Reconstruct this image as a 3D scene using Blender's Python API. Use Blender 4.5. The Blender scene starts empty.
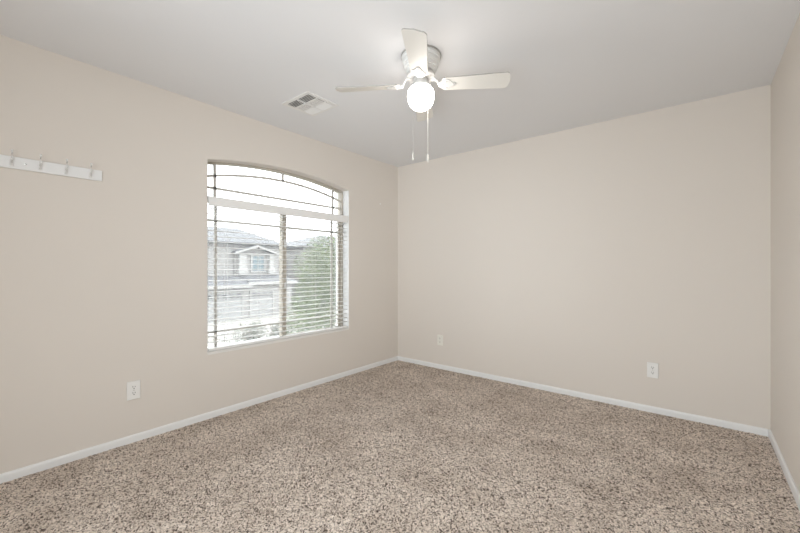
import bpy, bmesh, math, random
import numpy as np
from mathutils import Vector, Matrix
random.seed(7)
C = bpy.context.scene
COL = C.collection
PI = math.pi
R = math.radians

# ------------------------------------------------------------------ camera, sky, sun, exposure
cam_d = bpy.data.cameras.new('camera')
cam_d.sensor_width = 36.0
cam_d.lens = 367.0 / 800.0 * 36.0
cam_d.shift_y = 0.5 / 800.0
cam_d.clip_start = 0.02
cam_d.clip_end = 500
cam = bpy.data.objects.new('camera', cam_d)
cam.location = (-0.043, 0.083, 1.176)
cam.rotation_euler = (R(90), 0, R(39.0))
COL.objects.link(cam)
C.camera = cam

W = bpy.data.worlds.new('sky')
C.world = W
W.use_nodes = True
wn = W.node_tree
wn.nodes.clear()
w_out = wn.nodes.new('ShaderNodeOutputWorld')
w_bg = wn.nodes.new('ShaderNodeBackground')
w_bg.inputs['Color'].default_value = (0.93, 0.965, 1.0, 1)      # bright thin overcast
w_bg.inputs['Strength'].default_value = 4.6
wn.links.new(w_bg.outputs[0], w_out.inputs[0])

sun_d = bpy.data.lights.new('sun', 'SUN')
sun_d.energy = 0.3
sun_d.angle = R(6)
sun_d.color = (1.0, 0.95, 0.88)
sun = bpy.data.objects.new('sun', sun_d)
sun.rotation_euler = Vector((-0.75, -0.05, -0.8)).to_track_quat('-Z', 'Y').to_euler()
sun.location = (10, -4, 12)
COL.objects.link(sun)

# added unseen fill light behind the camera to even out the room
room_fill_d = bpy.data.lights.new('room_fill_light', 'AREA')
room_fill_d.shape = 'RECTANGLE'
room_fill_d.size, room_fill_d.size_y = 1.36, 2.0
room_fill_d.energy = 53
room_fill_d.color = (0.90, 0.955, 1.0)
room_fill = bpy.data.objects.new('room_fill_light', room_fill_d)
room_fill.location = (-0.6, -0.62, 1.04)
room_fill.rotation_euler = (R(90), 0, 0)
COL.objects.link(room_fill)
# second added fill light, aimed to brighten the far corner
beam_d = bpy.data.lights.new('corner_fill_light', 'AREA')
beam_d.shape = 'RECTANGLE'
beam_d.size, beam_d.size_y = 1.0, 1.6
beam_d.energy = 5
beam_d.spread = R(60)
beam_d.color = (0.90, 0.955, 1.0)
beam = bpy.data.objects.new('corner_fill_light', beam_d)
beam.location = (-0.6, -0.64, 1.0)
beam.rotation_euler = (R(98), 0, R(27))
COL.objects.link(beam)

LAMP_STRENGTH = 15.0
LAMP_COLOR = (1.0, 0.93, 0.86)

vs = C.view_settings
C.display_settings.display_device = 'sRGB'
vs.view_transform = 'Standard'
vs.look = 'None'
vs.exposure = 0.06
vs.gamma = 1.0
vs.use_curve_mapping = False
C.cycles.max_bounces = 16
C.cycles.diffuse_bounces = 10
C.cycles.transparent_max_bounces = 32

# ------------------------------------------------------------------ materials
def srgb(r, g, b):
    f = lambda c: (c / 255 / 12.92) if c / 255 <= 0.04045 else ((c / 255 + 0.055) / 1.055) ** 2.4
    return (f(r), f(g), f(b), 1)

def mat(name, col, rough=0.6, bump=None, metal=0.0, vary=None):
    """Principled material; bump=(scale, strength), vary=(scale, amount) mottles the colour."""
    m = bpy.data.materials.new(name)
    m.use_nodes = True
    nt = m.node_tree
    b = nt.nodes['Principled BSDF']
    b.inputs['Base Color'].default_value = col
    b.inputs['Roughness'].default_value = rough
    b.inputs['Metallic'].default_value = metal
    tc = nt.nodes.new('ShaderNodeTexCoord')
    if bump:
        n = nt.nodes.new('ShaderNodeTexNoise')
        n.inputs['Scale'].default_value = bump[0]
        n.inputs['Detail'].default_value = 4
        nt.links.new(tc.outputs['Object'], n.inputs['Vector'])
        bp = nt.nodes.new('ShaderNodeBump')
        bp.inputs['Strength'].default_value = bump[1]
        bp.inputs['Distance'].default_value = 0.002
        nt.links.new(n.outputs['Fac'], bp.inputs['Height'])
        nt.links.new(bp.outputs[0], b.inputs['Normal'])
    if vary:
        n = nt.nodes.new('ShaderNodeTexNoise')
        n.inputs['Scale'].default_value = vary[0]
        n.inputs['Detail'].default_value = 5
        nt.links.new(tc.outputs['Object'], n.inputs['Vector'])
        cr = nt.nodes.new('ShaderNodeValToRGB')
        a = vary[1]
        cr.color_ramp.elements[0].position = 0.3
        cr.color_ramp.elements[1].position = 0.7
        cr.color_ramp.elements[0].color = (col[0] * (1 - a), col[1] * (1 - a), col[2] * (1 - a), 1)
        cr.color_ramp.elements[1].color = (min(1, col[0] * (1 + a)), min(1, col[1] * (1 + a)), min(1, col[2] * (1 + a)), 1)
        nt.links.new(n.outputs['Fac'], cr.inputs['Fac'])
        nt.links.new(cr.outputs['Color'], b.inputs['Base Color'])
    return m

M = {}
M['wall'] = mat('cream wall paint', (0.70, 0.657, 0.605, 1), 0.75, bump=(160, 0.12))
M['ceiling'] = mat('flat white ceiling paint', (0.755, 0.765, 0.78, 1), 0.9, bump=(140, 0.15))
M['trim'] = mat('white semi gloss trim paint', (0.80, 0.81, 0.81, 1), 0.35)
M['plastic'] = mat('white plastic', (0.82, 0.82, 0.80, 1), 0.35)
M['ivory'] = mat('ivory plastic', (0.78, 0.77, 0.71, 1), 0.4)
M['pendant'] = mat('cream pendant', (0.60, 0.59, 0.55, 1), 0.5)
M['chain'] = mat('dull white chain', (0.58, 0.57, 0.54, 1), 0.5)
M['dark'] = mat('dark slot', (0.03, 0.03, 0.03, 1), 0.6)
M['white_paint'] = mat('white painted board', (0.80, 0.81, 0.81, 1), 0.4, bump=(60, 0.05))
M['white_metal'] = mat('white enamelled metal', (0.80, 0.80, 0.79, 1), 0.3)
M['fan_housing'] = mat('white fan housing enamel', (0.76, 0.77, 0.76, 1), 0.35)
M['fan_blade'] = mat('white laminated fan blade', (0.74, 0.73, 0.69, 1), 0.45)
M['fan_metal'] = mat('white fan fittings', (0.56, 0.56, 0.55, 1), 0.45)
M['fan_edge'] = mat('grey blade edge', (0.35, 0.34, 0.32, 1), 0.5)
M['chrome'] = mat('satin metal', (0.7, 0.7, 0.7, 1), 0.25, metal=1.0)
M['slat'] = mat('white faux wood slat', (0.82, 0.82, 0.81, 1), 0.4)
M['cord'] = mat('white blind cord', (0.85, 0.85, 0.84, 1), 0.8)
M['vinyl'] = mat('almond vinyl window frame', (0.46, 0.42, 0.36, 1), 0.45)
M['grid'] = mat('pale glazing grid', (0.55, 0.53, 0.495, 1), 0.5)
M['sill'] = mat('white sill', (0.78, 0.77, 0.74, 1), 0.4)
M['vent'] = mat('white vent enamel', (0.78, 0.78, 0.77, 1), 0.4)
M['duct'] = mat('dark duct lining', (0.16, 0.16, 0.155, 1), 0.9)
M['stucco'] = mat('pale tan stucco', (0.25, 0.24, 0.23, 1), 0.9, bump=(30, 0.3))
M['stucco_white'] = mat('off white stucco trim', (0.31, 0.302, 0.29, 1), 0.9)
M['roof'] = mat('pale concrete roof tile', (0.125, 0.125, 0.130, 1), 0.9, vary=(3, 0.15))
M['garage'] = mat('pale steel garage door', (0.25, 0.247, 0.242, 1), 0.7)
M['house_glass'] = mat('dark house glass', (0.08, 0.12, 0.135, 1), 0.25)
M['lite'] = mat('dark garage door lite', (0.02, 0.02, 0.02, 1), 0.7)
M['gravel'] = mat('pale desert gravel', (0.24, 0.22, 0.19, 1), 0.95, vary=(6, 0.2))
M['concrete'] = mat('pale driveway concrete', (0.32, 0.305, 0.28, 1), 0.9, vary=(2, 0.06))
M['asphalt'] = mat('faded street asphalt', (0.26, 0.255, 0.25, 1), 0.9, vary=(8, 0.1))
M['leaf'] = mat('light green leaves', (0.095, 0.125, 0.045, 1), 0.6, vary=(2.2, 0.4))
M['sage'] = mat('grey green shrub leaves', (0.08, 0.09, 0.06, 1), 0.7, vary=(3, 0.3))
M['bark'] = mat('grey brown bark', (0.16, 0.13, 0.10, 1), 0.9)

def carpet():
    m = bpy.data.materials.new('speckled brown frieze carpet')
    m.use_nodes = True
    nt = m.node_tree
    b = nt.nodes['Principled BSDF']
    b.inputs['Roughness'].default_value = 1.0
    b.inputs['Specular IOR Level'].default_value = 0.1
    L = nt.links.new
    tc = nt.nodes.new('ShaderNodeTexCoord')
    nd = nt.nodes.new('ShaderNodeTexNoise')          # wander of the tufts
    nd.inputs['Scale'].default_value = 60
    nd.inputs['Detail'].default_value = 2
    L(tc.outputs['Object'], nd.inputs['Vector'])
    ad = nt.nodes.new('ShaderNodeMix')
    ad.data_type = 'VECTOR'
    ad.inputs['Factor'].default_value = 0.02
    L(tc.outputs['Object'], ad.inputs[4])
    L(nd.outputs['Color'], ad.inputs[5])
    n1 = nt.nodes.new('ShaderNodeTexVoronoi')        # every tuft its own yarn colour
    n1.inputs['Scale'].default_value = 175
    L(ad.outputs[1], n1.inputs['Vector'])
    sp = nt.nodes.new('ShaderNodeSeparateColor')
    L(n1.outputs['Color'], sp.inputs[0])
    r1 = nt.nodes.new('ShaderNodeValToRGB')
    r1.color_ramp.elements[0].position = 0.0
    r1.color_ramp.elements[0].color = (0.075, 0.055, 0.044, 1)
    r1.color_ramp.elements[1].position = 1.0
    r1.color_ramp.elements[1].color = (0.98, 0.88, 0.79, 1)
    for p_, c_ in ((0.16, (0.22, 0.178, 0.147, 1)), (0.34, (0.60, 0.515, 0.445, 1)), (0.75, (0.86, 0.76, 0.67, 1))):
        e = r1.color_ramp.elements.new(p_)
        e.color = c_
    L(sp.outputs[0], r1.inputs['Fac'])
    # trodden patches: pile leaning different ways
    n2 = nt.nodes.new('ShaderNodeTexNoise')
    n2.inputs['Scale'].default_value = 3.2
    n2.inputs['Detail'].default_value = 5
    n2.inputs['Roughness'].default_value = 0.6
    L(tc.outputs['Object'], n2.inputs['Vector'])
    r2 = nt.nodes.new('ShaderNodeValToRGB')
    r2.color_ramp.elements[0].position = 0.34
    r2.color_ramp.elements[0].color = (0.80, 0.78, 0.76, 1)
    r2.color_ramp.elements[1].position = 0.60
    r2.color_ramp.elements[1].color = (1.0, 1.0, 1.0, 1)
    L(n2.outputs['Fac'], r2.inputs['Fac'])
    mx = nt.nodes.new('ShaderNodeMix')
    mx.data_type = 'RGBA'
    mx.blend_type = 'MULTIPLY'
    mx.inputs['Factor'].default_value = 1.0
    L(r1.outputs['Color'], mx.inputs[6])
    L(r2.outputs['Color'], mx.inputs[7])
    L(mx.outputs[2], b.inputs['Base Color'])
    bp = nt.nodes.new('ShaderNodeBump')
    bp.inputs['Strength'].default_value = 0.8
    bp.inputs['Distance'].default_value = 0.004
    L(n1.outputs['Distance'], bp.inputs['Height'])
    bp.invert = True
    L(bp.outputs[0], b.inputs['Normal'])
    return m
M['carpet'] = carpet()

def glass():
    m = bpy.data.materials.new('clear window glass')
    m.use_nodes = True
    nt = m.node_tree
    nt.nodes.clear()
    o = nt.nodes.new('ShaderNodeOutputMaterial')
    t = nt.nodes.new('ShaderNodeBsdfTransparent')
    t.inputs[0].default_value = (0.97, 0.98, 0.975, 1)
    g = nt.nodes.new('ShaderNodeBsdfGlossy')
    g.inputs['Roughness'].default_value = 0.02
    f = nt.nodes.new('ShaderNodeFresnel')
    f.inputs['IOR'].default_value = 1.35
    mx = nt.nodes.new('ShaderNodeMixShader')
    nt.links.new(f.outputs[0], mx.inputs[0])
    nt.links.new(t.outputs[0], mx.inputs[1])
    nt.links.new(g.outputs[0], mx.inputs[2])
    nt.links.new(mx.outputs[0], o.inputs[0])
    return m
M['glass'] = glass()

def screen():
    m = bpy.data.materials.new('pale haze screen')
    m.use_nodes = True
    nt = m.node_tree
    nt.nodes.clear()
    o = nt.nodes.new('ShaderNodeOutputMaterial')
    t = nt.nodes.new('ShaderNodeBsdfTransparent')
    d = nt.nodes.new('ShaderNodeBsdfTranslucent')  # pale haze over the view, put into the sheet's colour
    d.inputs[0].default_value = (0.75, 0.77, 0.80, 1)
    mx = nt.nodes.new('ShaderNodeMixShader')
    mx.inputs[0].default_value = 0.045
    nt.links.new(t.outputs[0], mx.inputs[1])
    nt.links.new(d.outputs[0], mx.inputs[2])
    nt.links.new(mx.outputs[0], o.inputs[0])
    return m
M['screen'] = screen()

def lamp_glass():
    m = bpy.data.materials.new('lit opal glass globe')
    m.use_nodes = True
    nt = m.node_tree
    nt.nodes.clear()
    o = nt.nodes.new('ShaderNodeOutputMaterial')
    e = nt.nodes.new('ShaderNodeEmission')
    e.inputs[0].default_value = (*LAMP_COLOR, 1)
    e.inputs[1].default_value = LAMP_STRENGTH
    nt.links.new(e.outputs[0], o.inputs[0])
    return m
M['globe'] = lamp_glass()

# ------------------------------------------------------------------ mesh helpers
class MB:
    def __init__(self):
        self.bm = bmesh.new()
    def _xf(self, vs, mtx):
        if mtx is not None:
            bmesh.ops.transform(self.bm, matrix=mtx, verts=vs)
    def box(self, x0, x1, y0, y1, z0, z1, mtx=None, bevel=0.0, seg=2):
        r = bmesh.ops.create_cube(self.bm, size=1)
        v = r['verts']
        bmesh.ops.scale(self.bm, vec=(abs(x1 - x0), abs(y1 - y0), abs(z1 - z0)), verts=v)
        bmesh.ops.translate(self.bm, vec=((x0 + x1) / 2, (y0 + y1) / 2, (z0 + z1) / 2), verts=v)
        if bevel:
            ed = list({e for q in v for e in q.link_edges})
            r = bmesh.ops.bevel(self.bm, geom=ed, offset=bevel, segments=seg, affect='EDGES', profile=0.5)
            v = list({q for f in r['faces'] for q in f.verts} | {q for q in v if q.is_valid})
        self._xf(v, mtx)
        return self
    def lathe(self, prof, seg=48, mtx=None):
        """prof: list of (radius, z), spun round z."""
        rings, new = [], []
        for r, z in prof:
            if r < 1e-6:
                q = [self.bm.verts.new((0, 0, z))]
            else:
                q = [self.bm.verts.new((r * math.cos(2 * PI * k / seg), r * math.sin(2 * PI * k / seg), z)) for k in range(seg)]
            rings.append(q)
            new += q
        for a, b in zip(rings, rings[1:]):
            for k in range(seg):
                j = (k + 1) % seg
                if len(a) == 1 and len(b) == 1:
                    continue
                if len(a) == 1:
                    self.bm.faces.new((a[0], b[k], b[j]))
                elif len(b) == 1:
                    self.bm.faces.new((a[k], a[j], b[0]))
                else:
                    self.bm.faces.new((a[k], a[j], b[j], b[k]))
        if len(rings[0]) > 1:
            self.bm.faces.new(rings[0][::-1])
        if len(rings[-1]) > 1:
            self.bm.faces.new(rings[-1])
        self._xf(new, mtx)
        return self
    def tube(self, pts, rad, seg=8, mtx=None):
        pts = [Vector(p) for p in pts]
        rings, new = [], []
        rads = rad if isinstance(rad, (list, tuple)) else [rad] * len(pts)
        for i, p in enumerate(pts):
            d = (pts[min(i + 1, len(pts) - 1)] - pts[max(i - 1, 0)]).normalized()
            up = Vector((0, 0, 1)) if abs(d.z) < 0.9 else Vector((1, 0, 0))
            s = d.cross(up).normalized()
            t = s.cross(d).normalized()
            q = [self.bm.verts.new(p + rads[i] * (math.cos(2 * PI * k / seg) * s + math.sin(2 * PI * k / seg) * t)) for k in range(seg)]
            rings.append(q)
            new += q
        for a, b in zip(rings, rings[1:]):
            for k in range(seg):
                j = (k + 1) % seg
                self.bm.faces.new((a[k], a[j], b[j], b[k]))
        self.bm.faces.new(rings[0][::-1])
        self.bm.faces.new(rings[-1])
        self._xf(new, mtx)
        return self
    def prism(self, outline, lo, hi, axis='z', mtx=None):
        """outline (a, b) pairs extruded along an axis: z -> (a,b,h), x -> (h,a,b), y -> (a,h,b)."""
        f = {'z': lambda a, b, h: (a, b, h), 'x': lambda a, b, h: (h, a, b), 'y': lambda a, b, h: (a, h, b)}[axis]
        lo_v = [self.bm.verts.new(f(a, b, lo)) for a, b in outline]
        hi_v = [self.bm.verts.new(f(a, b, hi)) for a, b in outline]
        n = len(outline)
        self.bm.faces.new(lo_v[::-1])
        self.bm.faces.new(hi_v)
        for k in range(n):
            j = (k + 1) % n
            self.bm.faces.new((lo_v[k], lo_v[j], hi_v[j], hi_v[k]))
        self._xf(lo_v + hi_v, mtx)
        return self
    def band(self, outer, inner, lo, hi, axis='x', closed=True):
        """frame between two matching outlines, extruded along an axis."""
        f = {'z': lambda a, b, h: (a, b, h), 'x': lambda a, b, h: (h, a, b), 'y': lambda a, b, h: (a, h, b)}[axis]
        ol = [self.bm.verts.new(f(a, b, lo)) for a, b in outer]
        oh = [self.bm.verts.new(f(a, b, hi)) for a, b in outer]
        il = [self.bm.verts.new(f(a, b, lo)) for a, b in inner]
        ih = [self.bm.verts.new(f(a, b, hi)) for a, b in inner]
        n = len(outer)
        for k in range(n if closed else n - 1):
            j = (k + 1) % n
            self.bm.faces.new((oh[k], oh[j], ih[j], ih[k]))
            self.bm.faces.new((ol[j], ol[k], il[k], il[j]))
            self.bm.faces.new((ol[k], ol[j], oh[j], oh[k]))
            self.bm.faces.new((il[j], il[k], ih[k], ih[j]))
        if not closed:
            for k in (0, n - 1):
                self.bm.faces.new((ol[k], oh[k], ih[k], il[k]))
        return self
    def face(self, pts):
        self.bm.faces.new([self.bm.verts.new(p) for p in pts])
        return self
    def build(self, name, m, parent=None, smooth=False, origin=None):
        bmesh.ops.recalc_face_normals(self.bm, faces=self.bm.faces)
        me = bpy.data.meshes.new(name)
        if origin is not None:
            bmesh.ops.translate(self.bm, vec=-Vector(origin), verts=self.bm.verts)
        self.bm.to_mesh(me)
        self.bm.free()
        o = bpy.data.objects.new(name, me)
        ms = m if isinstance(m, (list, tuple)) else [m]
        for q in ms:
            me.materials.append(q)
        if smooth:
            me.polygons.foreach_set('use_smooth', [True] * len(me.polygons))
            try:
                me.set_sharp_from_angle(angle=R(40))
            except Exception:
                pass
        COL.objects.link(o)
        if origin is not None:
            o.location = origin
        if parent is not None:
            o.parent = parent
        return o

def tag(o, label, cat, group=None, kind=None):
    o['label'] = label
    if cat:
        o['category'] = cat
    if group:
        o['group'] = group
    if kind:
        o['kind'] = kind
    return o

def struct(o, label=None, cat=None):
    o['kind'] = 'structure'
    if label:
        o['label'] = label
    if cat:
        o['category'] = cat
    return o

def thing(name, label, cat, loc, group=None, rz=0.0):
    o = bpy.data.objects.new(name, None)
    o.empty_display_size = 0.1
    o.location = loc
    o.rotation_euler = (0, 0, rz)
    COL.objects.link(o)
    return tag(o, label, cat, group)

# ------------------------------------------------------------------ room dimensions (metres; the camera stands near x = y = 0)
XL, XR = -2.99, 0.353        # left wall (with the window), right wall
YB, YF = 3.676, -0.55        # back wall, wall behind the camera
H = 2.44
WT = 0.21                    # outer wall thickness
WY0, WY1 = 1.357, 2.835      # window opening
WZ0, WZS, RISE = 0.511, 2.010, 0.072
WC = (WY0 + WY1) / 2
HALF = (WY1 - WY0) / 2

def arch(y, y0=WY0, y1=WY1, zs=WZS, rise=RISE):
    """height of a segmental arch over y"""
    h = (y1 - y0) / 2
    rad = (h * h + rise * rise) / (2 * rise)
    d = y - (y0 + y1) / 2
    return zs + rise - rad + math.sqrt(max(0, rad * rad - d * d))

b = MB(); b.box(XL - WT, XR + 0.15, YF - 0.15, YB + 0.15, -0.15, -0.006)
struct(b.build('floor', M['concrete']), 'subfloor under the carpet', 'floor')
# cut pile: a fine sheet whose tufts stand at uneven heights, trodden in patches
def build_carpet():
    rs = np.random.RandomState(5)
    cell = 0.0085
    nx, ny = int((XR - XL) / cell), int((YB - YF) / cell)
    gx, gy = np.meshgrid(np.linspace(XL, XR, nx), np.linspace(YF, YB, ny), indexing='xy')
    px = gx + rs.uniform(-0.3, 0.3, gx.shape) * cell
    py = gy + rs.uniform(-0.3, 0.3, gx.shape) * cell
    px[:, 0], px[:, -1], py[0], py[-1] = XL, XR, YF, YB
    pz = rs.uniform(-0.004, 0.004, gx.shape)
    co = np.stack([px, py, pz], -1).reshape(-1, 3)
    idx = np.arange(nx * ny).reshape(ny, nx)
    q = np.stack([idx[:-1, :-1], idx[:-1, 1:], idx[1:, 1:], idx[1:, :-1]], -1).reshape(-1, 4)
    me = bpy.data.meshes.new('carpet')
    me.vertices.add(len(co)); me.vertices.foreach_set('co', co.ravel())
    me.loops.add(q.size); me.loops.foreach_set('vertex_index', q.ravel().astype(np.int32))
    me.polygons.add(len(q))
    me.polygons.foreach_set('loop_start', np.arange(0, q.size, 4, dtype=np.int32))
    me.update(calc_edges=True)
    me.polygons.foreach_set('use_smooth', np.ones(len(q), dtype=bool))
    me.materials.append(M['carpet'])
    o = bpy.data.objects.new('carpet', me)
    COL.objects.link(o)
    return o
tag(build_carpet(), 'speckled grey brown frieze carpet covering the whole floor', 'carpet', kind='stuff')
b = MB(); b.box(XL - WT, XR + 0.15, YF - 0.15, YB + 0.15, H, H + 0.15)
struct(b.build('ceiling', M['ceiling']), 'flat white painted ceiling', 'ceiling')
b = MB(); b.box(XL - WT, XR + 0.15, YB, YB + 0.15, 0, H)
struct(b.build('wall_back', M['wall']), 'plain cream wall opposite the camera with two outlets', 'wall')
b = MB(); b.box(XR, XR + 0.15, YF, YB, 0, H)
struct(b.build('wall_right', M['wall']), 'sliver of cream wall at the right edge', 'wall')
DX0, DX1, DH = -1.3, 0.1, 2.08        # unseen doorway added behind the camera for the fill lights
b = MB(); b.box(XL - WT, DX0, YF - 0.15, YF, 0, H); b.box(DX1, XR + 0.15, YF - 0.15, YF, 0, H); b.box(DX0, DX1, YF - 0.15, YF, DH, H)
struct(b.build('wall_front', M['wall']), 'cream wall behind the camera', 'wall')

b = MB()  # unseen shell added to keep sky light out of the doorway
b.box(-2.2, 0.9, -2.25, -2.1, 0, H); b.box(-2.2, -2.05, -2.1, YF - 0.15, 0, H); b.box(0.75, 0.9, -2.1, YF - 0.15, 0, H)
b.box(-2.2, 0.9, -2.25, YF - 0.15, H, H + 0.1); b.box(-2.2, 0.9, -2.25, YF - 0.15, -0.1, 0)
struct(b.build('wall_sky_block', M['wall']), 'added unseen cream shell that blocks the sky behind the doorway', 'wall')

# left wall with the arched opening
NA = 24
def build_left_wall():
    bm = bmesh.new()
    ys = [WY0 + (WY1 - WY0) * k / NA for k in range(NA + 1)]
    def col(x):
        d = {}
        d['a'] = [bm.verts.new((x, YF, z)) for z in (0, WZ0, WZS, H)]
        d['lo'] = [bm.verts.new((x, y, 0)) for y in ys]
        d['s'] = [bm.verts.new((x, y, WZ0)) for y in ys]
        d['t'] = [bm.verts.new((x, y, arch(y))) for y in ys]
        d['hi'] = [bm.verts.new((x, y, H)) for y in ys]
        d['b'] = [bm.verts.new((x, YB, z)) for z in (0, WZ0, WZS, H)]
        f = bm.faces.new
        a, bb = d['a'], d['b']
        f((a[0], d['lo'][0], d['s'][0], a[1])); f((a[1], d['s'][0], d['t'][0], a[2])); f((a[2], d['t'][0], d['hi'][0], a[3]))
        f((d['lo'][-1], bb[0], bb[1], d['s'][-1])); f((d['s'][-1], bb[1], bb[2], d['t'][-1])); f((d['t'][-1], bb[2], bb[3], d['hi'][-1]))
        for k in range(NA):
            f((d['lo'][k], d['lo'][k + 1], d['s'][k + 1], d['s'][k]))
            f((d['t'][k], d['t'][k + 1], d['hi'][k + 1], d['hi'][k]))
        return d
    A = col(XL); B = col(XL - WT)
    def loop(d):
        return d['s'] + d['t'][::-1]
    la, lb = loop(A), loop(B)
    n = len(la)
    for k in range(n):
        j = (k + 1) % n
        bm.faces.new((la[k], la[j], lb[j], lb[k]))
    def rim(d):
        return d['lo'], d['hi'], d['a'], d['b']
    oa = [A['a'][0]] + A['lo'] + A['b'] [:1] + A['b'][1:] + A['hi'][::-1] + A['a'][::-1][:-1]
    ob = [B['a'][0]] + B['lo'] + B['b'] [:1] + B['b'][1:] + B['hi'][::-1] + B['a'][::-1][:-1]
    n = len(oa)
    for k in range(n):
        j = (k + 1) % n
        bm.faces.new((oa[k], oa[j], ob[j], ob[k]))
    bmesh.ops.recalc_face_normals(bm, faces=bm.faces)
    es = []
    for k in range(len(la)):
        e = bm.edges.get((la[k], la[(k + 1) % len(la)]))
        if e and not (e.verts[0] in A['s'] and e.verts[1] in A['s']):
            es.append(e)
    bmesh.ops.bevel(bm, geom=es, offset=0.008, segments=3, affect='EDGES', profile=0.5)
    me = bpy.data.meshes.new('wall_left')
    bm.to_mesh(me); bm.free()
    me.materials.append(M['wall'])
    me.materials.append(M['trim'])
    for p in me.polygons:                       # the two jambs and the ledge take the white trim material
        c = p.center
        if XL - WT + 0.001 < c.x < XL - 0.001 and WY0 - 0.02 < c.y < WY1 + 0.02 and c.z < WZS - 0.1 and c.z > 0.1:
            p.material_index = 1
    o = bpy.data.objects.new('wall_left', me)
    COL.objects.link(o)
    return o
struct(build_left_wall(), 'cream wall on the left holding the arched window', 'wall')

# baseboards: rounded top edge
BH, BT = 0.050, 0.013
prof = [(0, 0), (BT, 0), (BT, BH - 0.012), (BT * 0.85, BH - 0.005), (BT * 0.5, BH), (0, BH)]
b = MB(); b.prism([(XL + a, z) for a, z in prof], YF, YB, 'y')
struct(b.build('baseboard_left', M['trim']), 'white baseboard below the window', 'baseboard')
b = MB(); b.prism([(YB - a, z) for a, z in prof], XL + BT, XR - BT, 'x')
struct(b.build('baseboard_back', M['trim']), 'white baseboard along the back wall', 'baseboard')
b = MB(); b.prism([(XR - a, z) for a, z in prof], YF, YB, 'y')
struct(b.build('baseboard_right', M['trim']), 'white baseboard along the right wall', 'baseboard')

# ------------------------------------------------------------------ window
XW = XL - 0.092              # room side of the vinyl frame
XO = XW - 0.065              # outer side of the frame
ZM0, ZM1 = 1.702, 1.745      # mullion between the slider and the arched lite
win = bpy.data.objects.new('window_1', None)
win.location = (XW, WC, WZ0)
COL.objects.link(win)
struct(win, 'arched window with a slider below and a grid between its panes', 'window')

def winpart(mb, name, m, parent=win, **k):
    o = mb.build(name, m, None, **k)
    o.parent = parent
    if parent is win:
        o.matrix_parent_inverse = Matrix.Translation(-Vector(win.location))
    else:
        o.matrix_parent_inverse = parent.matrix_world.inverted()
    return o

FW = 0.045
ys = [WY0 + (WY1 - WY0) * k / NA for k in range(NA + 1)]
def shrink(y, w): return WC + (y - WC) * (HALF - w) / HALF
outer = [(WY0 + 0.001, WZ0)] + [(WC + (y - WC) * 0.999, arch(y) - 0.001) for y in ys] + [(WY1 - 0.001, WZ0)]
inner = [(WY0 + 0.013, WZ0 + 0.006)] + [(shrink(y, 0.013), arch(y) - 0.011) for y in ys] + [(WY1 - 0.013, WZ0 + 0.006)]
b = MB(); b.band(outer, inner, XO, XW)
winpart(b, 'window_frame', M['vinyl'])
b = MB(); b.box(XO, XW, WY0 + 0.012, WY1 - 0.012, ZM0, ZM1, bevel=0.004)
winpart(b, 'mullion', M['vinyl'])
# two sashes, the left one slides in front
def sash(y0, y1, x0, x1, nm):
    z0, z1, w, wb, wt = WZ0 + 0.004, ZM0 + 0.004, 0.018, 0.010, 0.014
    wl, wr = (w, 0.040) if x1 > XW - 0.01 else (0.034, w)
    o = [(y0, z0), (y0, z1), (y1, z1), (y1, z0)]
    i = [(y0 + wl, z0 + wb), (y0 + wl, z1 - wt), (y1 - wr, z1 - wt), (y1 - wr, z0 + wb)]
    bb = MB(); bb.band(o, i, x0, x1)
    s = winpart(bb, 'sash', M['vinyl'])
    bb = MB(); bb.box((x0 + x1) / 2 - 0.003, (x0 + x1) / 2 + 0.003, y0 + wl - 0.004, y1 - wr + 0.004, z0 + wb - 0.004, z1 - wt + 0.004)
    winpart(bb, 'pane', M['glass'], s)
    # perimeter (prairie) grid
    bb = MB()
    xg = (x0 + x1) / 2
    g = 0.0085
    return s, xg, z0 + wb, z1 - wt
YMID = 2.098
sL, xgL, gz0, gz1 = sash(WY0 + 0.012, YMID + 0.022, XW - 0.028, XW - 0.003, 'l')
sR, xgR, _, _ = sash(YMID - 0.018, WY1 - 0.012, XW - 0.060, XW - 0.034, 'r')
g = 0.0095
b = MB()
b.box(xgL - 0.009, xgL + 0.009, 1.462 - g, 1.462 + g, gz0 - 0.002, gz1 + 0.002)
b.box(xgL - 0.009, xgL + 0.009, WY0 + 0.028, YMID - 0.016, 0.652 - g, 0.652 + g)
b.box(xgL - 0.009, xgL + 0.009, WY0 + 0.028, YMID - 0.016, 1.555 - g, 1.555 + g)
winpart(b, 'glazing_grid', M['grid'], sL)
b = MB()
b.box(xgR - 0.009, xgR + 0.009, 2.712 - g, 2.712 + g, gz0 - 0.002, gz1 + 0.002)
b.box(xgR - 0.009, xgR + 0.009, YMID + 0.014, WY1 - 0.028, 0.652 - g, 0.652 + g)
b.box(xgR - 0.009, xgR + 0.009, YMID + 0.014, WY1 - 0.028, 1.555 - g, 1.555 + g)
winpart(b, 'glazing_grid', M['grid'], sR)
b = MB(); b.box(XW - 0.004, XW + 0.010, YMID - 0.004, YMID + 0.010, 1.36, 1.44, bevel=0.003)
b.box(XW - 0.004, XW + 0.010, YMID - 0.004, YMID + 0.010, 0.98, 1.03, bevel=0.003)
winpart(b, 'sash_latch', M['white_metal'], sL)
# arched lite pane
xp = XW - 0.03
pane = [(shrink(y, 0.012), arch(y) - 0.010) for y in ys]
b = MB(); b.prism([(pane[0][0], ZM1 - 0.004)] + pane + [(pane[-1][0], ZM1 - 0.004)], xp - 0.003, xp + 0.003, 'x')
winpart(b, 'pane', M['glass'])
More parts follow.
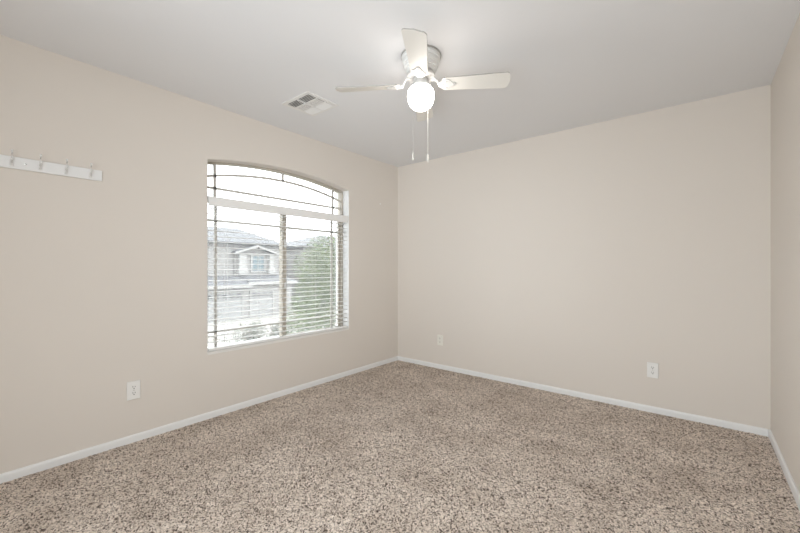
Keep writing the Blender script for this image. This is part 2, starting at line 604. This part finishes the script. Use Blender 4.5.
# grid of the arched lite: two uprights, a level bar, a second arch and a short upright
b = MB()
def inner_arch(y): return arch(y, WY0, WY1, 1.897, 0.097)
for yy in (1.462, 2.712):
    b.box(xp - 0.009, xp + 0.009, yy - g, yy + g, ZM1 - 0.002, arch(yy) - 0.009)
b.box(xp - 0.009, xp + 0.009, WY0 + 0.012, WY1 - 0.012, 1.82 - g, 1.82 + g)
b.box(xp - 0.009, xp + 0.009, WC - g, WC + g, inner_arch(WC), arch(WC) - 0.009)
oy = [WY0 + 0.012 + (WY1 - WY0 - 0.024) * k / NA for k in range(NA + 1)]
b.band([(y, inner_arch(y) + g) for y in oy], [(y, inner_arch(y) - g) for y in oy], xp - 0.009, xp + 0.009, closed=False)
winpart(b, 'glazing_grid', M['grid'])
# screen sheet added outside both sashes to veil the view in haze
b = MB()
b.box(XO - 0.004, XO - 0.002, WY0 + 0.014, WY1 - 0.014, WZ0 + 0.008, ZM0 + 0.01)
winpart(b, 'haze_screen', M['screen'])
# sill board
b = MB(); b.box(XW, XL + 0.004, WY0 + 0.0005, WY1 - 0.0005, WZ0 - 0.018, WZ0 + 0.004, bevel=0.003)
winpart(b, 'window_sill', M['sill'])

# ------------------------------------------------------------------ blind
bl = thing('window_blind', 'white horizontal slatted blind hanging open in the lower window', 'blind', (XL - 0.026, WC, WZ0 + 0.004))
def blpart(mb, name, m, parent=bl, **k):
    o = mb.build(name, m, None, **k)
    o.parent = parent
    o.matrix_parent_inverse = Matrix.Translation(-Vector(bl.location)) if parent is bl else Matrix.Identity(4)
    return o
VX = XL - 0.002
BY0, BY1 = WY0 + 0.006, WY1 - 0.006
b = MB()
b.box(VX - 0.010, VX, BY0, BY1, 1.655, 1.730, bevel=0.003)
b.box(VX - 0.013, VX - 0.002, BY0, BY1, 1.716, 1.7295, bevel=0.002)
blpart(b, 'valance', M['slat'])
b = MB(); b.box(VX - 0.055, VX - 0.016, BY0 + 0.004, BY1 - 0.004, 1.685, 1.728)
blpart(b, 'headrail', M['white_metal'])
NS, ZT, ZB = 25, 1.640, 0.585
sx0, sx1 = VX - 0.053, VX - 0.003
slat_mesh = None
for k in range(NS):
    z = ZT + (ZB - ZT) * k / (NS - 1)
    if slat_mesh is None:
        b = MB()
        top = [(-0.025, -0.0006), (-0.012, 0.0012), (0, 0.0018), (0.012, 0.0012), (0.025, -0.0006)]
        low = [(a, c - 0.0026) for a, c in top[::-1]]
        b.prism(top + low, BY0 + 0.003 - WC, BY1 - 0.003 - WC, 'y', mtx=Matrix.Rotation(R(0.5), 4, 'Y'))
        s = b.build('slat', M['slat'])
        slat_mesh = s.data
    else:
        s = bpy.data.objects.new('slat', slat_mesh)
        COL.objects.link(s)
    s.parent = bl
    s.location = ((sx0 + sx1) / 2 - bl.location.x, 0, z - bl.location.z)
b = MB(); b.box(sx0, sx1, BY0 + 0.003, BY1 - 0.003, WZ0 + 0.006, WZ0 + 0.026, bevel=0.004)
blpart(b, 'bottom_rail', M['slat'])
for yy in (1.512, 1.80, 2.39, 2.68):
    b = MB()
    for xx in (sx0 - 0.001, sx1 + 0.001):
        b.tube([(xx, yy, WZ0 + 0.020), (xx, yy, 1.70)], 0.0011, 6)
    for k in range(NS):
        z = ZT + (ZB - ZT) * k / (NS - 1) - 0.003
        b.tube([(sx0 - 0.001, yy, z), (sx1 + 0.001, yy, z)], 0.0006, 4)
    blpart(b, 'ladder_cord', M['cord'])

# ------------------------------------------------------------------ ceiling fan
FX, FY = -1.330, 1.871
fan = thing('ceiling_fan', 'white four blade hugger ceiling fan with one lit globe', 'ceiling fan', (FX, FY, H), rz=R(32.1))
b = MB()
b.lathe([(0.0, 0), (0.118, 0), (0.118, -0.010), (0.112, -0.013), (0.112, -0.028), (0.115, -0.030), (0.115, -0.034), (0.107, -0.037), (0.105, -0.052), (0.108, -0.054),
         (0.107, -0.058), (0.100, -0.061), (0.098, -0.076), (0.100, -0.078), (0.099, -0.082), (0.092, -0.085), (0.088, -0.100), (0.082, -0.106), (0, -0.106)], 64)
b.build('motor_housing', M['fan_housing'], fan, smooth=True)
b = MB(); b.lathe([(0.119, -0.0105), (0.1195, -0.008), (0.1195, -0.002), (0.119, 0)], 64)
b.build('ceiling_ring', M['fan_edge'], fan, smooth=True)
b = MB()
b.lathe([(0, -0.107), (0.078, -0.107), (0.085, -0.112), (0.085, -0.128), (0.076, -0.136), (0.05, -0.138), (0, -0.138)], 48)
b.build('flywheel', M['fan_metal'], fan, smooth=True)
b = MB()
b.lathe([(0, -0.138), (0.044, -0.138), (0.047, -0.142), (0.047, -0.168), (0.050, -0.172), (0.060, -0.176), (0.062, -0.180), (0.062, -0.192), (0.056, -0.194), (0, -0.194)], 48)
b.build('switch_housing', M['fan_metal'], fan, smooth=True)
b = MB()
b.lathe([(0.0, -0.190), (0.050, -0.190), (0.056, -0.192), (0.068, -0.199), (0.077, -0.212), (0.0795, -0.232), (0.079, -0.252), (0.074, -0.278), (0.062, -0.300), (0.042, -0.316), (0.020, -0.325), (0, -0.327)], 48)
gl = b.build('globe', M['globe'], fan, smooth=True)
gl['label'] = 'glowing white glass globe'

BZ = 2.266 - H
def blade_outline():
    pts = []
    r0, r1, w0, w1 = 0.125, 0.520, 0.048, 0.062
    pts += [(r0 + 0.012, -w0), (r1 - 0.03, -w1 + 0.001)]
    for k in range(7):
        a = -PI / 2 + PI / 2 * k / 6
        pts.append((r1 - 0.028 + 0.022 * math.cos(a) , -w1 + 0.022 + 0.022 * math.sin(a)))
    pts.append((r1 + 0.002, 0))
    for k in range(7):
        a = PI / 2 * k / 6
        pts.append((r1 - 0.028 + 0.022 * math.cos(a), w1 - 0.022 + 0.022 * math.sin(a)))
    pts += [(r0 + 0.012, w0), (r0, w0 - 0.012), (r0, -w0 + 0.012)]
    return pts
def bracket():
    b = MB()
    # palm plate under the blade: three lobes
    out = []
    for a, w in ((0.105, 0.012), (0.118, 0.024), (0.135, 0.036), (0.155, 0.040), (0.170, 0.034), (0.178, 0.022), (0.190, 0.014), (0.204, 0.010), (0.208, 0.0)):
        out.append((a, w))
    out = out + [(a, -w) for a, w in out[::-1][1:]]
    b.prism(out, -0.0085, -0.0035)
    for a, w in ((0.15, 0.026), (0.15, -0.026), (0.192, 0)):
        b.lathe([(0, 0.003), (0.005, 0.002), (0.006, 0)][::-1], 10, Matrix.Translation((a, w, -0.0085)) @ Matrix.Rotation(PI, 4, 'X'))
    return b
def arm():
    b = MB()
    path = [(0.060, 0.038), (0.085, 0.036), (0.098, 0.020), (0.106, 0.002), (0.122, -0.006), (0.135, -0.007)]
    n = len(path)
    top = [(x, z + 0.004) for x, z in path]
    low = [(x - 0.001, z - 0.004) for x, z in path[::-1]]
    b.prism(top + low, -0.011, 0.011, 'y')
    return b
bmesh_blade = bmesh_plate = bmesh_arm = None
for k in range(4):
    if k == 0:
        b = MB(); b.prism(blade_outline(), -0.003, 0.003)
        bo = b.build('blade', [M['fan_blade'], M['fan_edge']], fan)
        for p in bo.data.polygons:
            p.material_index = 1 if abs(p.normal.z) < 0.5 else 0
        bmesh_blade = bo.data
        pl = bracket().build('blade_plate', M['fan_metal'], bo)
        ar = arm().build('blade_arm', M['fan_metal'], bo, smooth=True)
        bmesh_plate, bmesh_arm = pl.data, ar.data
    else:
        bo = bpy.data.objects.new('blade', bmesh_blade)
        pl = bpy.data.objects.new('blade_plate', bmesh_plate)
        ar = bpy.data.objects.new('blade_arm', bmesh_arm)
        for q in (bo, pl, ar):
            COL.objects.link(q)
        bo.parent = fan
        pl.parent = bo
        ar.parent = bo
    bo.location = (0, 0, BZ)
    bo.rotation_euler = (Matrix.Rotation(PI / 2 * k, 4, 'Z') @ Matrix.Rotation(R(-14.5), 4, 'X')).to_euler()

# pull chains with pendants; offsets given in the room then turned into the fan's own axes
def pull(dx, dy, zb, rad, prad, name):
    v = Matrix.Rotation(-R(32.1), 3, 'Z') @ Vector((dx, dy, 0))
    u = v.normalized()
    p0 = u * 0.047
    b = MB()
    b.tube([(p0.x, p0.y, -0.158), (u.x * 0.066, u.y * 0.066, -0.170), (u.x * 0.086, u.y * 0.086, -0.206), (v.x, v.y, -0.236), (v.x, v.y, zb + 0.046)], rad, 6)
    z = -0.25
    while z > zb + 0.05:
        b.lathe([(0, -rad * 1.5), (rad * 1.5, 0), (0, rad * 1.5)], 6, Matrix.Translation((v.x, v.y, z)))
        z -= 0.012
    c = b.build('pull_chain', M['chain'], fan)
    b = MB()
    b.lathe([(0, zb + 0.048), (prad * 0.4, zb + 0.046), (prad * 0.8, zb + 0.038), (prad, zb + 0.02), (prad, zb + 0.004), (prad * 0.7, zb), (0, zb)], 16, Matrix.Translation((v.x, v.y, 0)))
    b.build('pendant', M['pendant'], c, smooth=True)
Rv, Fv = Vector((math.cos(R(38.9)), math.sin(R(38.9)))), Vector((-math.sin(R(38.9)), math.cos(R(38.9))))
v = Rv * -0.050 - Fv * 0.080
pull(v.x, v.y, 1.793 - H, 0.0009, 0.0058, 'l')
v = Rv * 0.048 + Fv * 0.080
pull(v.x, v.y, 1.829 - H, 0.0015, 0.0078, 'r')

# ------------------------------------------------------------------ ceiling vent
VX0, VX1, VY0, VY1 = -2.539, -2.217, 1.712, 2.007
vt = thing('ceiling_vent', 'white square air register in the ceiling near the window', 'vent', ((VX0 + VX1) / 2, (VY0 + VY1) / 2, H))
hx, hy = (VX1 - VX0) / 2, (VY1 - VY0) / 2
b = MB()
o = [(-hx, -hy), (hx, -hy), (hx, hy), (-hx, hy)]
m_ = [(-hx + 0.030, -hy + 0.030), (hx - 0.030, -hy + 0.030), (hx - 0.030, hy - 0.030), (-hx + 0.030, hy - 0.030)]
b.band(o, m_, -0.006, -0.0005, 'z')
b.build('frame', M['vent'], vt)
ix, iy = hx - 0.030, hy - 0.030
b = MB(); b.box(-ix, ix, -iy, iy, -0.0022, -0.0006)
b.build('duct_opening', M['duct'], vt)
b = MB(); b.box(-0.006, 0.006, -iy, iy, -0.010, -0.002)
b.box(-ix, ix, -iy / 3 - 0.004, -iy / 3 + 0.004, -0.010, -0.002)
b.box(-ix, ix, iy / 3 - 0.004, iy / 3 + 0.004, -0.010, -0.002)
b.build('divider', M['vent'], vt)
for sx in (-1, 1):
    xa, xb = (0.006, ix) if sx > 0 else (-ix, -0.006)
    for q, (ya, yb) in enumerate(((-iy, -iy / 3 - 0.004), (-iy / 3 + 0.004, iy / 3 - 0.004), (iy / 3 + 0.004, iy))):
        b = MB()
        if q == 1:
            n = 8
            for k in range(n):
                xc = xa + (xb - xa) * (k + 0.5) / n
                b.box(-0.007, 0.007, ya, yb, -0.0006, 0.0006, mtx=Matrix.Translation((xc, 0, -0.0085)) @ Matrix.Rotation(R(5), 4, 'Y'))
        else:
            n = 5
            for k in range(n):
                yc = ya + (yb - ya) * (k + 0.5) / n
                ang = 26 if q == 0 else -30
                b.box(xa, xb, -0.0075, 0.0075, -0.0006, 0.0006, mtx=Matrix.Translation((0, yc, -0.0085)) @ Matrix.Rotation(R(ang), 4, 'X'))
        b.build('louver_bank', M['vent'], vt)

# ------------------------------------------------------------------ wall outlets (built facing +x, then turned)
def outlet(loc, rz, label, plate, pw=0.076, ph=0.122):
    t = thing('wall_outlet', label, 'outlet', loc, 'duplex wall outlets', rz)
    b = MB()
    b.box(0.0, 0.011, -pw / 2, pw / 2, -ph / 2, ph / 2, bevel=0.003)
    b.build('cover_plate', plate, t)
    for s in (1, -1):
        b = MB()
        pts = []
        for k in range(20):
            a = 2 * PI * k / 20
            pts.append((0.017 * math.cos(a), max(-0.0135, min(0.0135, 0.017 * math.sin(a)))))
        b.prism([(y, z + s * 0.0205) for y, z in pts], 0.010, 0.0125, 'x')
        rc = b.build('receptacle', plate, t)
        b = MB()
        b.box(0.0118, 0.0130, -0.0078, -0.0050, s * 0.0205 + 0.0000, s * 0.0205 + 0.0095)
        b.box(0.0118, 0.0130, 0.0050, 0.0078, s * 0.0205 + 0.0000, s * 0.0205 + 0.0080)
        b.lathe([(0.0032, 0), (0.0032, 0.0012)], 12, Matrix.Translation((0.0118, 0, s * 0.0205 - 0.007)) @ Matrix.Rotation(PI / 2, 4, 'Y'))
        b.build('slots', M['dark'], rc)
    b = MB(); b.lathe([(0.003, 0), (0.003, 0.0006), (0.0015, 0.0012), (0, 0.0013)], 12, Matrix.Translation((0.0108, 0, 0)) @ Matrix.Rotation(PI / 2, 4, 'Y'))
    b.build('screw', M['chrome'], t)
    return t
outlet((XL, 0.873, 0.349), 0, 'white outlet low on the left wall below the coat rack', M['plastic'])
outlet((-0.322, YB, 0.343), -PI / 2, 'white outlet low on the back wall towards the right corner', M['plastic'])
outlet((-2.351, YB, 0.331), -PI / 2, 'small cream outlet on the back wall near the left corner', M['ivory'], 0.072, 0.118)

# ------------------------------------------------------------------ coat rack
rk = thing('coat_rack', 'white painted board with metal coat hooks high on the left wall', 'coat rack', (XL, 0.352, 1.753))
b = MB(); b.box(0.0, 0.018, -0.352, 0.351, -0.033, 0.033, bevel=0.003)
b.build('board', M['white_paint'], rk)
hook_mesh = None
for k in range(6):
    y = 0.641 - 0.352 - 0.1117 * k
    if hook_mesh is None:
        b = MB()
        b.box(0.0175, 0.022, -0.008, 0.008, -0.022, 0.010, bevel=0.002)
        b.tube([(0.021, 0, -0.014), (0.034, 0, -0.018), (0.046, 0, -0.008), (0.048, 0, 0.006)], [0.0045, 0.004, 0.0036, 0.0036], 10)
        b.tube([(0.021, 0, 0.002), (0.036, 0, 0.008), (0.050, 0, 0.026), (0.058, 0, 0.044), (0.060, 0, 0.052)], [0.0045, 0.004, 0.0036, 0.0034, 0.0034], 10)
        for p in ((0.0483, 0, 0.009), (0.0602, 0, 0.056)):
            b.lathe([(0, -0.006), (0.0042, -0.0042), (0.006, 0), (0.0042, 0.0042), (0, 0.006)], 12, Matrix.Translation(p))
        hk = b.build('hook', M['white_metal'], rk, smooth=True)
        hook_mesh = hk.data
    else:
        hk = bpy.data.objects.new('hook', hook_mesh)
        COL.objects.link(hk)
        hk.parent = rk
    hk.location = (0, y, 0)
for y in (0.641 - 0.352 - 0.1117 * 2.5, 0.641 - 0.352 - 0.1117 * 4.5):
    b = MB(); b.lathe([(0.0045, 0), (0.0045, 0.0008), (0.002, 0.0016), (0, 0.0017)], 12, Matrix.Translation((0.0178, y, 0.0)) @ Matrix.Rotation(PI / 2, 4, 'Y'))
    b.build('screw', M['chrome'], rk)

# small white anchor left in the wall between window and corner
b = MB(); b.lathe([(0.011, 0), (0.011, 0.002), (0.008, 0.004), (0, 0.0045)], 16, Matrix.Rotation(PI / 2, 4, 'Y'))
o = b.build('wall_anchor', M['plastic'])
o.location = (XL, 3.345, 1.931)
tag(o, 'tiny white anchor cap on the left wall between window and corner', 'wall anchor')

# ------------------------------------------------------------------ outside: ground
GZ = -3.4
b = MB(); b.box(-90, 30, -60, 100, GZ - 0.5, GZ)
struct(b.build('ground', M['gravel']), 'pale gravel ground outside', 'ground')
b = MB(); b.box(-20.5, -12.5, -60, 100, GZ, GZ + 0.02)
struct(b.build('street', M['asphalt']), 'street seen beyond the front yard', 'street')
b = MB(); b.box(-22.2, -20.5, -60, 100, GZ, GZ + 0.12)
struct(b.build('sidewalk', M['concrete']), 'pale sidewalk across the street', 'sidewalk')
b = MB(); b.box(-31.0, -22.2, 10.9, 20.0, GZ, GZ + 0.06)
struct(b.build('driveway', M['concrete']), 'pale concrete driveway before the garage doors', 'driveway')

# ------------------------------------------------------------------ house across the street
def hip(mb, x0, x1, y0, y1, z0, zr, ry0, ry1, rx, th=0.16):
    """hip roof: eave rectangle at z0, ridge along y at height zr."""
    B = mb.bm
    e = [B.verts.new(p) for p in ((x1, y0, z0), (x1, y1, z0), (x0, y1, z0), (x0, y0, z0))]
    l = [B.verts.new((v.co.x, v.co.y, v.co.z - th)) for v in e]
    r0, r1 = B.verts.new((rx, ry0, zr)), B.verts.new((rx, ry1, zr))
    B.faces.new((e[0], e[1], r1, r0)); B.faces.new((e[1], e[2], r1)); B.faces.new((e[2], e[3], r0, r1)); B.faces.new((e[3], e[0], r0))
    for k in range(4):
        j = (k + 1) % 4
        B.faces.new((l[k], l[j], e[j], e[k]))
    B.faces.new(l)
    return mb
def gable(mb, xf, xb, yc, hw, z0, za, th=0.14):
    """gable roof slabs with the ridge along x."""
    mb.prism([(yc - hw, z0), (yc, za), (yc + hw, z0), (yc + hw, z0 - th), (yc, za - th), (yc - hw, z0 - th)], xb, xf, 'x')
    return mb

def house(name, label, Y0, bays, garages, y_end, loc_y):
    h = thing(name, label, 'house', (-36, loc_y, GZ))
    gz = (GZ + 0.14) / 1.026
    fit = Matrix.Translation((0, -0.6, -0.14)) @ Matrix.Diagonal((1, 1, 1.026, 1))      # storey heights to the real ones
    inv = Matrix.Translation(-Vector(h.location))
    def add(mb, nm, m, parent=None):
        bmesh.ops.transform(mb.bm, matrix=fit, verts=mb.bm.verts)
        o = mb.build(nm, m)
        o.parent = parent or h
        if parent is None:
            o.matrix_parent_inverse = inv
        return o
    b = MB()
    b.box(-41, -31, Y0, y_end, gz, -0.30)
    b.box(-41, -33.2, Y0, y_end, -0.30, 3.45)
    add(b, 'wall', M['stucco'])
    b = MB()
    hip(b, -41.6, -32.6, Y0 - 0.6, y_end + 0.5, 3.52, 5.15, Y0 + 5.2, y_end - 2.4, -37.0)
    add(b, 'roof', M['roof'])
    # garage roof: a pent slope up to the upper wall
    b = MB()
    b.prism([(-30.4, -0.26), (-33.25, 0.60), (-33.25, 0.42), (-30.4, -0.42)], Y0 - 0.4, 17.6 if Y0 < 15 else y_end, 'y')
    if Y0 < 15:
        b.prism([(-30.6, -0.05), (-33.25, 0.62), (-33.25, 0.44), (-30.6, -0.21)], 17.6, y_end + 0.3, 'y')
    add(b, 'garage_roof', M['roof'])
    b = MB()
    b.box(-30.42, -30.30, Y0 - 0.4, 17.6 if Y0 < 15 else y_end, -0.46, -0.24)
    if Y0 < 15:
        b.box(-30.62, -30.48, 17.3, y_end + 0.3, -0.24, -0.02)
    add(b, 'fascia', M['stucco_white'])
    for (yc, hw) in bays:
        b = MB()
        b.prism([(yc - hw + 0.2, 0.3), (yc - hw + 0.2, 2.52), (yc, 3.14), (yc + hw - 0.2, 2.52), (yc + hw - 0.2, 0.3)], -33.3, -32.9, 'x')
        add(b, 'bay_wall', M['stucco'])
        b = MB(); gable(b, -32.3, -35.5, yc, hw, 2.64, 3.32)
        add(b, 'gable_roof', M['roof'])
        b = MB(); gable(b, -32.22, -32.32, yc, hw + 0.05, 2.60, 3.28, 0.18)
        b.box(-32.9, -32.75, yc - hw + 0.15, yc + hw - 0.15, 2.40, 2.56)
        add(b, 'gable_trim', M['stucco_white'])
        for s in (-1, 1):
            ya, yb = (yc - hw + 0.45, yc - hw + 1.15) if s < 0 else (yc + hw - 0.80, yc + hw - 0.30)
            b = MB()
            b.box(-33.0, -32.5, ya, yb, 0.62, 2.44)
            b.box(-33.0, -32.4, ya - 0.12, yb + 0.12, 0.62, 1.15, bevel=0.1)
            add(b, 'column', M['stucco_white'])
        b = MB()
        o = [(yc - 0.45, 0.78), (yc - 0.45, 2.36), (yc + 1.02, 2.36), (yc + 1.02, 0.78)]
        i = [(yc - 0.25, 0.92), (yc - 0.25, 2.28), (yc + 0.92, 2.28), (yc + 0.92, 0.92)]
        b.band(o, i, -32.92, -32.80)
        b.box(-32.9, -32.82, yc + 0.30, yc + 0.36, 0.92, 2.28)
        w = add(b, 'window', M['stucco_white'])
        b = MB(); b.box(-32.90, -32.86, yc - 0.26, yc + 0.93, 0.90, 2.30)
        add(b, 'pane', M['house_glass'], w)
    for (ya, yb, n, first) in garages:
        b = MB()
        o = [(ya - 0.14, gz), (ya - 0.14, -0.78), (yb + 0.14, -0.78), (yb + 0.14, gz)]
        i = [(ya, gz), (ya, -0.9), (yb, -0.9), (yb, gz)]
        b.band(o, i, -31.02, -30.86, closed=False)
        add(b, 'door_trim', M['stucco_white'])
        b = MB()
        for k in range(4):
            z0 = gz + 0.05 + k * 0.58
            b.box(-31.04, -30.93, ya + 0.005, yb - 0.005, z0, z0 + 0.57, bevel=0.02)
        d = add(b, 'garage_door', M['garage'])
        st = (yb - ya) / n
        for k in range(n):
            yc = ya + st * (k + 0.5)
            bb = MB()
            pts = [(yc - 0.22, -1.26), (yc + 0.22, -1.26)] + [(yc + 0.22 * math.cos(a), -1.22 + 0.22 * math.sin(a)) for a in [PI * q / 8 for q in range(9)]]
            bb.prism(pts, -30.95, -30.90, 'x')
            add(bb, 'arched_lite', M['lite'], d)
    b = MB(); b.box(-31.0, -30.78, 17.02, 17.42, -0.95, -0.72, bevel=0.03)
    if Y0 < 15:
        add(b, 'house_lamp', M['stucco_white'])
    else:
        b.bm.free()
    return h
house('house', 'pale two storey house with two garage doors across the street', 10.3,
      [(19.2, 2.15), (12.3, 2.0)], [(12.0, 16.9, 8, 0), (17.75, 19.85, 4, 0)], 22.0, 16)
house('house', 'pale house partly hidden behind the tree beyond the garages', 25.0,
      [(28.0, 2.0)], [(30.5, 35.4, 8, 0)], 37.0, 31)

# ------------------------------------------------------------------ trees and shrubs outside
def plant(name, label, cat, base, blobs, n, size, leafmat, trunks, seed, squash=1.0, group=None):
    rnd = random.Random(seed)
    t = thing(name, label, cat, base, group)
    verts, faces = [], []
    wts = [r ** 2 for (_, _, _, r) in blobs]
    for _ in range(n):
        bx, by, bz, br = rnd.choices(blobs, wts)[0]
        while True:
            p = Vector((rnd.uniform(-1, 1), rnd.uniform(-1, 1), rnd.uniform(-1, 1)))
            if 0.25 < p.length < 1:
                break
        p = p.normalized() * (p.length ** 0.5)
        c = Vector((bx, by, bz)) + Vector((p.x * br, p.y * br, p.z * br * squash))
        nrm = (p.normalized() + Vector((rnd.uniform(-.8, .8), rnd.uniform(-.8, .8), rnd.uniform(-.4, 1)))).normalized()
        s = nrm.orthogonal().normalized()
        s.rotate(Matrix.Rotation(rnd.uniform(0, 2 * PI), 3, nrm))
        q = nrm.cross(s)
        L_, w_ = size * rnd.uniform(0.7, 1.4), size * rnd.uniform(0.3, 0.5)
        k = len(verts)
        verts += [c - s * L_, c - q * w_ + nrm * w_ * 0.3, c + s * L_, c + q * w_ + nrm * w_ * 0.3]
        faces += [(k, k + 1, k + 2), (k, k + 2, k + 3)]
    me = bpy.data.meshes.new('foliage')
    me.from_pydata(verts, [], faces)
    me.materials.append(leafmat)
    f = bpy.data.objects.new('foliage', me)
    COL.objects.link(f)
    f.parent = t
    b = MB()
    for pts, rads in trunks:
        b.tube(pts, rads, 8)
    b.build('trunk', M['bark'], t, smooth=True)
    return t
# big feathery tree in the right half of the window
bt = (-11.0, 8.9, GZ)
plant('tree', 'light green feathery tree filling the right half of the window', 'tree', bt,
      [(0.3, 0.0, 5.05, 0.75), (-0.2, 0.7, 4.95, 0.8), (0.0, -0.50, 4.6, 0.62), (0.0, 0.2, 4.15, 1.0), (0.1, 0.9, 4.05, 1.0), (-0.1, -0.35, 3.45, 0.75),
       (0, 0.6, 3.15, 1.1), (0.1, -0.7, 2.8, 0.75), (0, 0.3, 2.35, 1.2), (0.0, -0.6, 2.1, 0.95)],
      16000, 0.050, M['leaf'],
      [([(0, 0, 0), (0.05, 0, 1.0), (0, 0.1, 1.8)], [0.12, 0.10, 0.08]), ([(0, 0.1, 1.8), (-0.1, 0.5, 3.0), (-0.1, 0.7, 4.4)], [0.07, 0.05, 0.02]),
       ([(0, 0.1, 1.8), (0.1, -0.3, 3.0), (0.1, -0.4, 4.2)], [0.07, 0.04, 0.02])], 3)
twigs = lambda rnd, h, w: [([(0, 0, 0), (rnd.uniform(-w, w) * 0.4, rnd.uniform(-w, w) * 0.4, h * 0.5), (rnd.uniform(-w, w), rnd.uniform(-w, w), h)], [0.03, 0.018, 0.006]) for _ in range(14)]
for (x, y, s, hh, lab, sd) in ((-14.7, 9.55, 1.0, 2.2, 'sparse grey green shrub low in the window behind the meeting stile', 11),
                               (-17.6, 9.75, 1.15, 1.8, 'sparse grey green shrub low in the left half of the window', 12)):
    rnd = random.Random(sd)
    plant('shrub', lab, 'shrub', (x, y, GZ),
          [(rnd.uniform(-.5, .5) * s, rnd.uniform(-.7, .7) * s, hh * rnd.uniform(0.45, 0.85), 0.42 * s) for _ in range(9)],
          2600, 0.040, M['sage'], twigs(rnd, hh, 0.8 * s), sd, group='front yard shrubs')
